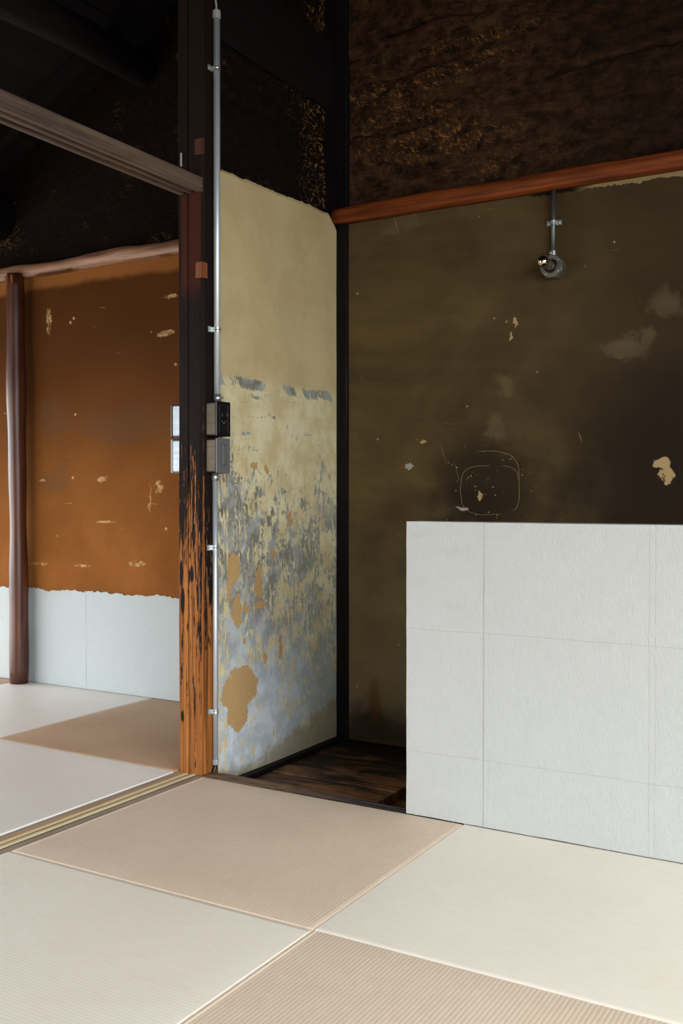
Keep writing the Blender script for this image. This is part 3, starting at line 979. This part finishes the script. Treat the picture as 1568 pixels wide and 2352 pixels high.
def tatami_mat(x0, x1, y0, y1, along, mat, label, tilt=0.0, dz=0.0, core='tatami_shade_taupe_y'):
    gap = 0.0011
    lx, ly = x1 - x0 - 2 * gap, y1 - y0 - 2 * gap
    t = thing('tatami_mat', label, 'tatami mat', ((x0 + x1) / 2, (y0 + y1) / 2, -0.0615), 'tatami mats on the floor')
    t.rotation_euler = (0, 0, tilt)
    me = tatami_mesh('woven_face', lx, ly, along, mat)
    o = bpy.data.objects.new('woven_face', me)
    C.objects.link(o)
    o.parent = t
    o.location = (0, 0, 0.0615 + dz)
    c = bpy.data.objects.new('core', mesh('core', *box(-lx / 2 + 0.0005, lx / 2 - 0.0005, -ly / 2 + 0.0005, ly / 2 - 0.0005, 0, 0.0545), mat))
    C.objects.link(c)
    c.parent = t
    return t


X0, X1, X2, X3 = -2.229, -1.218, -0.211, 0.80
Y0, Y1, Y2, Y3 = 2.7905, 1.931, 1.075, 0.22
tatami_mat(X0, X1, Y1, Y0, 'y', 'tatami_shade_taupe_y', 'taupe ribbed tatami mat touching both the wooden post and the white partition')
tatami_mat(X1, X2, Y1, 2.80, 'x', 'tatami_sheen_cream_x', 'cream tatami mat lying along the foot of the white partition')
tatami_mat(X0, X1, Y2, Y1, 'x', 'tatami_sheen_cream_x', 'cream tatami mat beside the grooved sill, corner to corner with partition mat', dz=-0.0004)
tatami_mat(X1, X2, Y2, Y1, 'y', 'tatami_shade_taupe_y', 'taupe ribbed tatami mat lying away from both sill and partition')
L0, L1, L2, L3 = -2.362, -3.312, -4.262, -4.605
tatami_mat(L1, L0, 2.80, 3.762, 'x', 'tatami_shade_taupe_x', 'brown tatami mat in the far corner behind the wooden post')
tatami_mat(L1, L0, 1.85, 2.797, 'y', 'tatami_sheen_cream_y', 'pale ribbed tatami mat along the far side of the grooved sill')
tatami_mat(L2, L1, 2.80, 3.762, 'y', 'tatami_sheen_cream_y', 'pale ribbed tatami mat at the foot of the white wainscot by log pole')
tatami_mat(L3, L2, 2.80, 3.762, 'x', 'tatami_shade_taupe_x', 'brown tatami mat beyond the log pole')
# the mats go on outside the picture
for x0, x1, y0, y1, al, mt, lb in (
        (X2, X3, Y1, 2.80, 'y', 'tatami_shade_taupe_y', 'taupe ribbed tatami mat under the free end of the white partition'),
        (X2, X3, Y2, Y1, 'x', 'tatami_sheen_cream_x', 'cream tatami mat one row out from the partition, near the east opening'),
        (X0, X1, Y3, Y2, 'y', 'tatami_shade_taupe_y', 'taupe ribbed tatami mat beside the sill, two rows out from the post'),
        (X1, X2, Y3, Y2, 'x', 'tatami_sheen_cream_x', 'cream tatami mat two rows out from the partition, clear of the sill'),
        (X2, X3, Y3, Y2, 'y', 'tatami_shade_taupe_y', 'taupe ribbed tatami mat two rows out, near the east opening'),
        (L2, L1, 1.85, 2.797, 'x', 'tatami_shade_taupe_x', 'brown tatami mat one row out from the wainscot, in front of log pole'),
        (L3, L2, 1.85, 2.797, 'y', 'tatami_sheen_cream_y', 'pale ribbed tatami mat one row out from wainscot beyond the log pole'),
        (L1, L0, 0.9, 1.847, 'x', 'tatami_shade_taupe_x', 'brown tatami mat along the far side of the sill, away from post')):
    tatami_mat(x0, x1, y0, y1, al, mt, lb)

# ------------------------------------------------------------------ low white partition covered with paper sheets
def sheet(x0, x1, z0, z1, yface, lift, seed, ragged_top=0.0, nx=26, nz=26, edge=0.0006):
    xs = np.linspace(x0, x1, nx)
    s = np.linspace(0, 1, nz)
    X, S = np.meshgrid(xs, s, indexing='ij')
    ztop = z1 + ragged_top * (fbm(xs * 14, xs * 0, 3, seed) + 0.7 * fbm(xs * 60, xs * 0, 2, seed + 3)) if ragged_top else np.full_like(xs, z1)
    Z = z0 + (ztop[:, None] - z0) * S
    X = X + edge * 2 * fbm(Z * 14, Z * 0 + x0 * 7, 3, seed + 9) * ((X == X[0, 0]) | (X == X[-1, 0]))
    Z = Z + edge * 2 * fbm(X * 14, X * 0 + z0 * 7, 3, seed + 12) * ((S == 0) | (S == 1)) * (0 if ragged_top else 1)
    Yv = yface - lift - 0.0010 * (fbm(X * 7, Z * 7, 3, seed + 4) + 0.5)
    front = np.stack([X, Yv, Z], -1)
    v, f = grid(front)
    n = len(v)
    # thin paper edge folding back to the board
    border = [i * nz for i in range(nx)] + [(nx - 1) * nz + j for j in range(1, nz)] + [i * nz + nz - 1 for i in range(nx - 2, -1, -1)] + [j for j in range(nz - 2, 0, -1)]
    v = list(v) + [(v[i][0], yface + 0.0005, v[i][2]) for i in border]
    k = len(border)
    f = f + [(border[i], n + i, n + (i + 1) % k, border[(i + 1) % k]) for i in range(k)]
    return v, f


part_ = thing('low_partition', 'low white paper-covered partition standing in front of the alcove', 'partition', (-0.4, 2.85, 0))
PX1, PZ = 0.85, 0.9235
add('panel', box(-1.4145, PX1, 2.7935, 2.89, 0.0025, PZ - 0.0005), 'white_paper', part_, bevel=0.004)
cols = [(-1.4135, -1.1385), (-1.1515, -0.648), (-0.661, -0.165), (-0.178, 0.34), (0.327, PX1)]
rows = [(0.0015, 0.2065), (0.2035, 0.590), (0.587, PZ - 0.001)]
for i, (a, b_) in enumerate(cols):
    for j, (c_, d_) in enumerate(rows):
        add('paper_sheet', sheet(a, b_, c_, d_, 2.7933, 0.0006 + 0.0014 * (i % 2) + 0.0007 * j, 100 + i * 7 + j), 'white_paper', part_)

wains = thing('paper_wainscot', 'white paper wainscot with a torn top edge on the orange clay wall', 'wainscot', (-3.8, 3.75, 0))
wc = [(-2.36, -2.80), (-2.79, -3.285), (-3.275, -3.775), (-3.765, -4.24), (-4.25, -4.76), (-4.75, -5.25)]
for i, (b_, a) in enumerate(wc):
    add('paper_sheet', sheet(a, b_, 0.001, 0.507, 3.7615, 0.0006 + 0.0008 * (i % 2), 200 + i * 5, 0.012, 60, 14), 'wainscot_paper', wains)

# ------------------------------------------------------------------ conduit on the post
cond = thing('electrical_conduit', 'long grey steel conduit pipe clipped to the side of the wooden post', 'conduit', (-2.23, 2.88, 0))
UX, UY, LX_, LY_ = -2.2290, 2.8825, -2.2315, 2.8715
o = add('upper_pipe', tube([(UX, UY, 1.365), (UX, UY, 2.0), (UX, UY, 2.735)], 0.0126, 28), 'galvanised_steel', cond, smooth=True)
o = add('lower_pipe', tube([(LX_, LY_, 0.03), (LX_, LY_, 0.6), (LX_, LY_, 1.065)], 0.0098, 28), 'galvanised_steel', cond, smooth=True)


def ribbed_cap(cx, cy, z0, z1, r):
    n = 48
    prof = [(z0, r * 0.93), (z0 + 0.002, r), (z1 - 0.004, r), (z1, r * 0.85), (z1, r * 0.3)]
    return rings([[(cx + rr * (1 + (0.03 if k % 4 < 2 else -0.02)) * math.cos(2 * PI * k / n), cy + rr * (1 + (0.03 if k % 4 < 2 else -0.02)) * math.sin(2 * PI * k / n), z) for k in range(n)] for z, rr in prof])


add('end_cap', ribbed_cap(UX, UY, 2.728, 2.757, 0.0150), 'light_grey_plastic', cond)
c0 = ribbed_cap(LX_, LY_, 0.0, 0.02, 0.0122)
add('end_cap', ([(p[0], p[1], 0.044 - p[2]) for p in c0[0]], [q[::-1] for q in c0[1]]), 'light_grey_plastic', cond)
for cx, cy, z0, z1, r in ((UX, UY, 1.345, 1.372, 0.0145), (LX_, LY_, 1.058, 1.085, 0.0132)):
    e = add('connector', tube([(cx, cy, z0), (cx, cy, z1)], r, 24), 'zinc_strap', cond)
    e.data.polygons.foreach_set('use_smooth', [len(p_.vertices) == 4 for p_ in e.data.polygons])
    zc = (z0 + z1) / 2
    add('screw', join(tube([(cx + r * 0.6, cy, zc), (cx + r + 0.007, cy, zc)], 0.0022, 10), tube([(cx + r + 0.006, cy, zc), (cx + r + 0.010, cy, zc)], 0.004, 12)), 'zinc_strap', e)


def pipe_strap(parent, cx, cy, z, r, wallx):
    """saddle strap: band round the pipe, lug towards the front corner of the post"""
    h = 0.0085
    band = []
    for zz_, rr in ((z - h, r + 0.0003), (z - h, r + 0.0016), (z - h * 0.35, r + 0.0016), (z, r + 0.0008), (z + h * 0.35, r + 0.0016), (z + h, r + 0.0016), (z + h, r + 0.0003)):
        band.append([(cx + rr * math.cos(t), cy + rr * math.sin(t), zz_) for t in np.linspace(0, 2 * PI, 25)[:-1]])
    st_ = add('pipe_strap', join(rings(band, True, False), box(wallx - 0.0005, wallx + 0.0025, cy - r - 0.024, cy - r + 0.004, z - 0.010, z + 0.010), box(wallx, wallx + 0.010, cy - r - 0.0035, cy - r - 0.001, z - 0.008, z + 0.008)), 'zinc_strap', parent)
    add('screw', rings([[(x, cy - r - 0.014 + rr * math.cos(t), z + rr * math.sin(t)) for t in np.linspace(0, 2 * PI, 13)[:-1]] for x, rr in ((wallx + 0.002, 0.0042), (wallx + 0.0035, 0.0042), (wallx + 0.0045, 0.002))]), 'zinc_strap', st_)


for z in (2.545, 1.606):
    pipe_strap(cond, UX, UY, z, 0.0126, -2.2425)
for z in (0.816, 0.219):
    pipe_strap(cond, LX_, LY_, z, 0.0098, -2.2425)
add('cable', tube([(UX, UY, 2.75), (UX - 0.001, UY, 2.775), (UX - 0.006, UY - 0.002, 2.81), (UX - 0.010, UY - 0.004, 2.86), (UX - 0.012, UY, 3.0), (UX - 0.012, UY, 3.3)], 0.0042, 12), 'light_grey_plastic', cond, smooth=True)
pts = []
for t in np.linspace(0, 1, 14):
    a = t * PI / 2
    pts.append((LX_ - 0.004 * t, LY_ - 0.048 * (1 - math.cos(a)) , 0.028 - 0.05 * math.sin(a) + (0.0 if t < 1 else 0)))
cb = add('cable', tube(pts, 0.0068, 14), 'cable_rubber', cond, smooth=True)
cb['label'] = 'black cable curving into the floor'


# ------------------------------------------------------------------ switch boxes on the post
def rbox(x0, x1, y0, y1, z0, z1, r, axis='x', seg=5):
    """box with corners rounded in the plane across the given axis (x)"""
    ring2 = []
    for cy, cz, a0 in ((y1 - r, z1 - r, 0), (y0 + r, z1 - r, PI / 2), (y0 + r, z0 + r, PI), (y1 - r, z0 + r, 3 * PI / 2)):
        for k in range(seg + 1):
            a = a0 + PI / 2 * k / seg
            ring2.append((cy + r * math.cos(a), cz + r * math.sin(a)))
    return rings([[(x, p, q) for p, q in ring2] for x in (x0, x1)])


def switch_box(z0, z1, side, y0, y1, plate_mat, label, details=None):
    s = 1 if side == 'right' else -1
    wx = -2.2432 if s > 0 else -2.3545
    t = thing('switch_box', label, 'switch box', (wx, (y0 + y1) / 2, z0), 'switch boxes on the wooden post')
    d = 0.044
    add('back_box', rbox(min(wx, wx + s * d), max(wx, wx + s * d), y0, y1, z0, z1, 0.009), 'brushed_steel_shaded' if s > 0 else 'brushed_steel', t, bevel=0.003)
    px = wx + s * d
    a, b_ = px, px + s * 0.0075
    pl = add('cover_plate', rbox(min(a, b_), max(a, b_), y0 - 0.001, y1 + 0.006, z0 + 0.001, z1 - 0.001, 0.002), plate_mat, t, bevel=0.0012)
    if details == 'dimmer':
        yc, zc = (y0 + y1) / 2 + 0.004, z0 + 0.078
        add('dial', join(rings([[(b_ + dx, yc + r * math.cos(q), zc + r * math.sin(q)) for q in np.linspace(0, 2 * PI, 25)[:-1]] for dx, r in ((0, 0.016), (0.0035, 0.016), (0.0045, 0.0145), (0.003, 0.013))])), 'black_plastic', pl)
        add('frame_line', join(box(b_, b_ + 0.0006, y0 + 0.012, y0 + 0.0126, z0 + 0.012, z0 + 0.112), box(b_, b_ + 0.0006, y1 - 0.010, y1 - 0.0094, z0 + 0.012, z0 + 0.112)), 'grey_plastic', pl)
        pr = []
        for yy, zz_, w, h in ((yc - 0.011, z0 + 0.0555, 0.0045, 0.004), (yc + 0.009, z0 + 0.0555, 0.0045, 0.004)):      # two small lamp symbols
            pr.append(([(b_ + 0.0002, yy - w / 2, zz_ - h / 2), (b_ + 0.0002, yy + w / 2, zz_ - h / 2), (b_ + 0.0002, yy, zz_ + h / 2)], [(0, 1, 2)]))
        for yy, zz_, w, h in ((yc - 0.003, z0 + 0.048, 0.0035, 0.0018), (yc + 0.0015, z0 + 0.048, 0.0035, 0.0018), (yc, z0 + 0.030, 0.002, 0.0014)):
            pr.append(box(b_, b_ + 0.0003, yy - w / 2, yy + w / 2, zz_ - h / 2, zz_ + h / 2))
        add('printed_mark', join(*pr), 'white_print', pl)
    elif details == 'rocker':
        yc = (y0 + y1) / 2 + 0.006
        ya, yb2, za, zb = yc - 0.014, yc + 0.014, z0 + 0.030, z1 - 0.024
        add('rocker', join(rings([[(b_ + 0.0003, ya, za), (b_ + 0.0003, yb2, za), (b_ + 0.0003, yb2, zb), (b_ + 0.0003, ya, zb)],
                                  [(b_ + 0.0030, ya + 0.010, za + 0.001), (b_ + 0.0012, yb2 - 0.001, za + 0.001), (b_ + 0.0012, yb2 - 0.001, zb - 0.001), (b_ + 0.0030, ya + 0.010, zb - 0.001)]])), 'grey_plastic', pl)
        add('rocker_gap', join(box(b_, b_ + 0.0005, ya - 0.0008, ya, za, zb), box(b_, b_ + 0.0005, ya, yb2, za - 0.0012, za), box(b_, b_ + 0.0005, ya, yb2, zb, zb + 0.0012)), 'black_plastic', pl)
    return t


switch_box(1.2178, 1.3440, 'right', 2.834, 2.906, 'black_plastic', 'upper steel box with black dimmer plate, above the grey rocker switch', 'dimmer')
switch_box(1.0850, 1.2120, 'right', 2.834, 2.904, 'grey_plastic', 'steel box with grey rocker switch plate under the black dimmer', 'rocker')
switch_box(1.2190, 1.3400, 'left', 2.834, 2.904, 'dark_socket', 'upper bright steel box on the post side towards the orange clay wall')
switch_box(1.0870, 1.2120, 'left', 2.834, 2.904, 'light_grey_plastic', 'lower bright steel box on the post side towards the orange clay wall')

# ------------------------------------------------------------------ wall lamp
LXc, LZc = -1.2600, 1.8885
wc_ = thing('wall_conduit', 'short steel conduit running down from the reddish beam to the lamp', 'conduit', (LXc, 3.745, 1.93))
add('pipe', tube([(LXc, 3.742, 1.93), (LXc, 3.742, 2.20)], 0.0088, 20), 'shaded_galvanised_steel', wc_, smooth=True)
h = 0.008
band = [[(LXc + rr * math.cos(t), 3.742 + rr * math.sin(t), z) for t in np.linspace(0, 2 * PI, 25)[:-1]] for z, rr in ((2.062 - h, 0.009), (2.062 - h, 0.0105), (2.062 - h * 0.3, 0.0105), (2.062, 0.0096), (2.062 + h * 0.3, 0.0105), (2.062 + h, 0.0105), (2.062 + h, 0.009))]
ws = add('pipe_strap', join(rings(band, True, False), box(LXc - 0.030, LXc - 0.006, 3.752, 3.758, 2.052, 2.072), box(LXc + 0.006, LXc + 0.030, 3.752, 3.758, 2.052, 2.072)), 'zinc_strap', wc_)
for sx in (-0.021, 0.021):
    add('screw', lathe_y(LXc + sx, 2.062, [(3.753, 0.004), (3.7505, 0.004), (3.7495, 0.002)], 12), 'zinc_strap', ws)

lamp = thing('wall_lamp', 'bare mirror-tipped bulb in a round steel junction box on the olive wall', 'lamp', (LXc, 3.76, LZc))
oct_ = lambda y, r: [(LXc + r * math.cos(PI / 8 + k * PI / 4), y, LZc + r * math.sin(PI / 8 + k * PI / 4)) for k in range(8)]
add('junction_box', rings([oct_(3.766, 0.047), oct_(3.718, 0.047)]), 'lamp_metal', lamp, bevel=0.003)
cv = add('cover_ring', lathe_y(LXc, LZc, [(3.720, 0.0435), (3.713, 0.0435), (3.7115, 0.042), (3.7115, 0.0275), (3.714, 0.0265), (3.719, 0.0265)], 48), 'lamp_metal', lamp)
for a in (35, 145, 235, 325):
    a = math.radians(a)
    add('screw', lathe_y(LXc + 0.036 * math.cos(a), LZc + 0.036 * math.sin(a), [(3.7118, 0.0034), (3.7105, 0.003), (3.710, 0.0015)], 12), 'zinc_strap', cv)
add('connector', join(tube([(LXc, 3.742, 1.932), (LXc, 3.742, 1.952)], 0.0112, 18), tube([(LXc - 0.006, 3.732, 1.942), (LXc - 0.007, 3.7255, 1.942)], 0.0036, 10)), 'zinc_strap', lamp)
sk = add('socket', lathe_y(LXc, LZc, [(3.719, 0.0250), (3.712, 0.0250), (3.7105, 0.0225), (3.713, 0.021), (3.707, 0.0195), (3.7055, 0.0185), (3.7055, 0.016)], 40), 'dark_socket', lamp)
add('thread_ring', lathe_y(LXc, LZc, [(3.712, 0.0168), (3.700, 0.0168), (3.698, 0.0150), (3.696, 0.0160), (3.693, 0.0150)], 32), 'brass_thread', lamp)
BY, BR = 3.627, 0.0238
prof = [(3.694, 0.0142), (3.685, 0.0150), (3.670, 0.0180), (3.655, 0.0215)] + [(BY + BR * math.cos(t), BR * math.sin(t)) for t in np.linspace(0.85, 1.5, 6)]
bl = add('bulb', lathe_y(LXc, LZc, prof, 40), 'smoky_glass', lamp, smooth=True)
bl['label'] = 'bulb neck of smoky glass'
tip = add('mirror_tip', lathe_y(LXc, LZc, [(BY + BR * math.cos(t), BR * math.sin(t) + 0.0001) for t in np.linspace(1.48, PI - 0.02, 22)], 48), 'mirror_chrome', bl, smooth=True)
tip['label'] = 'mirrored bulb tip'
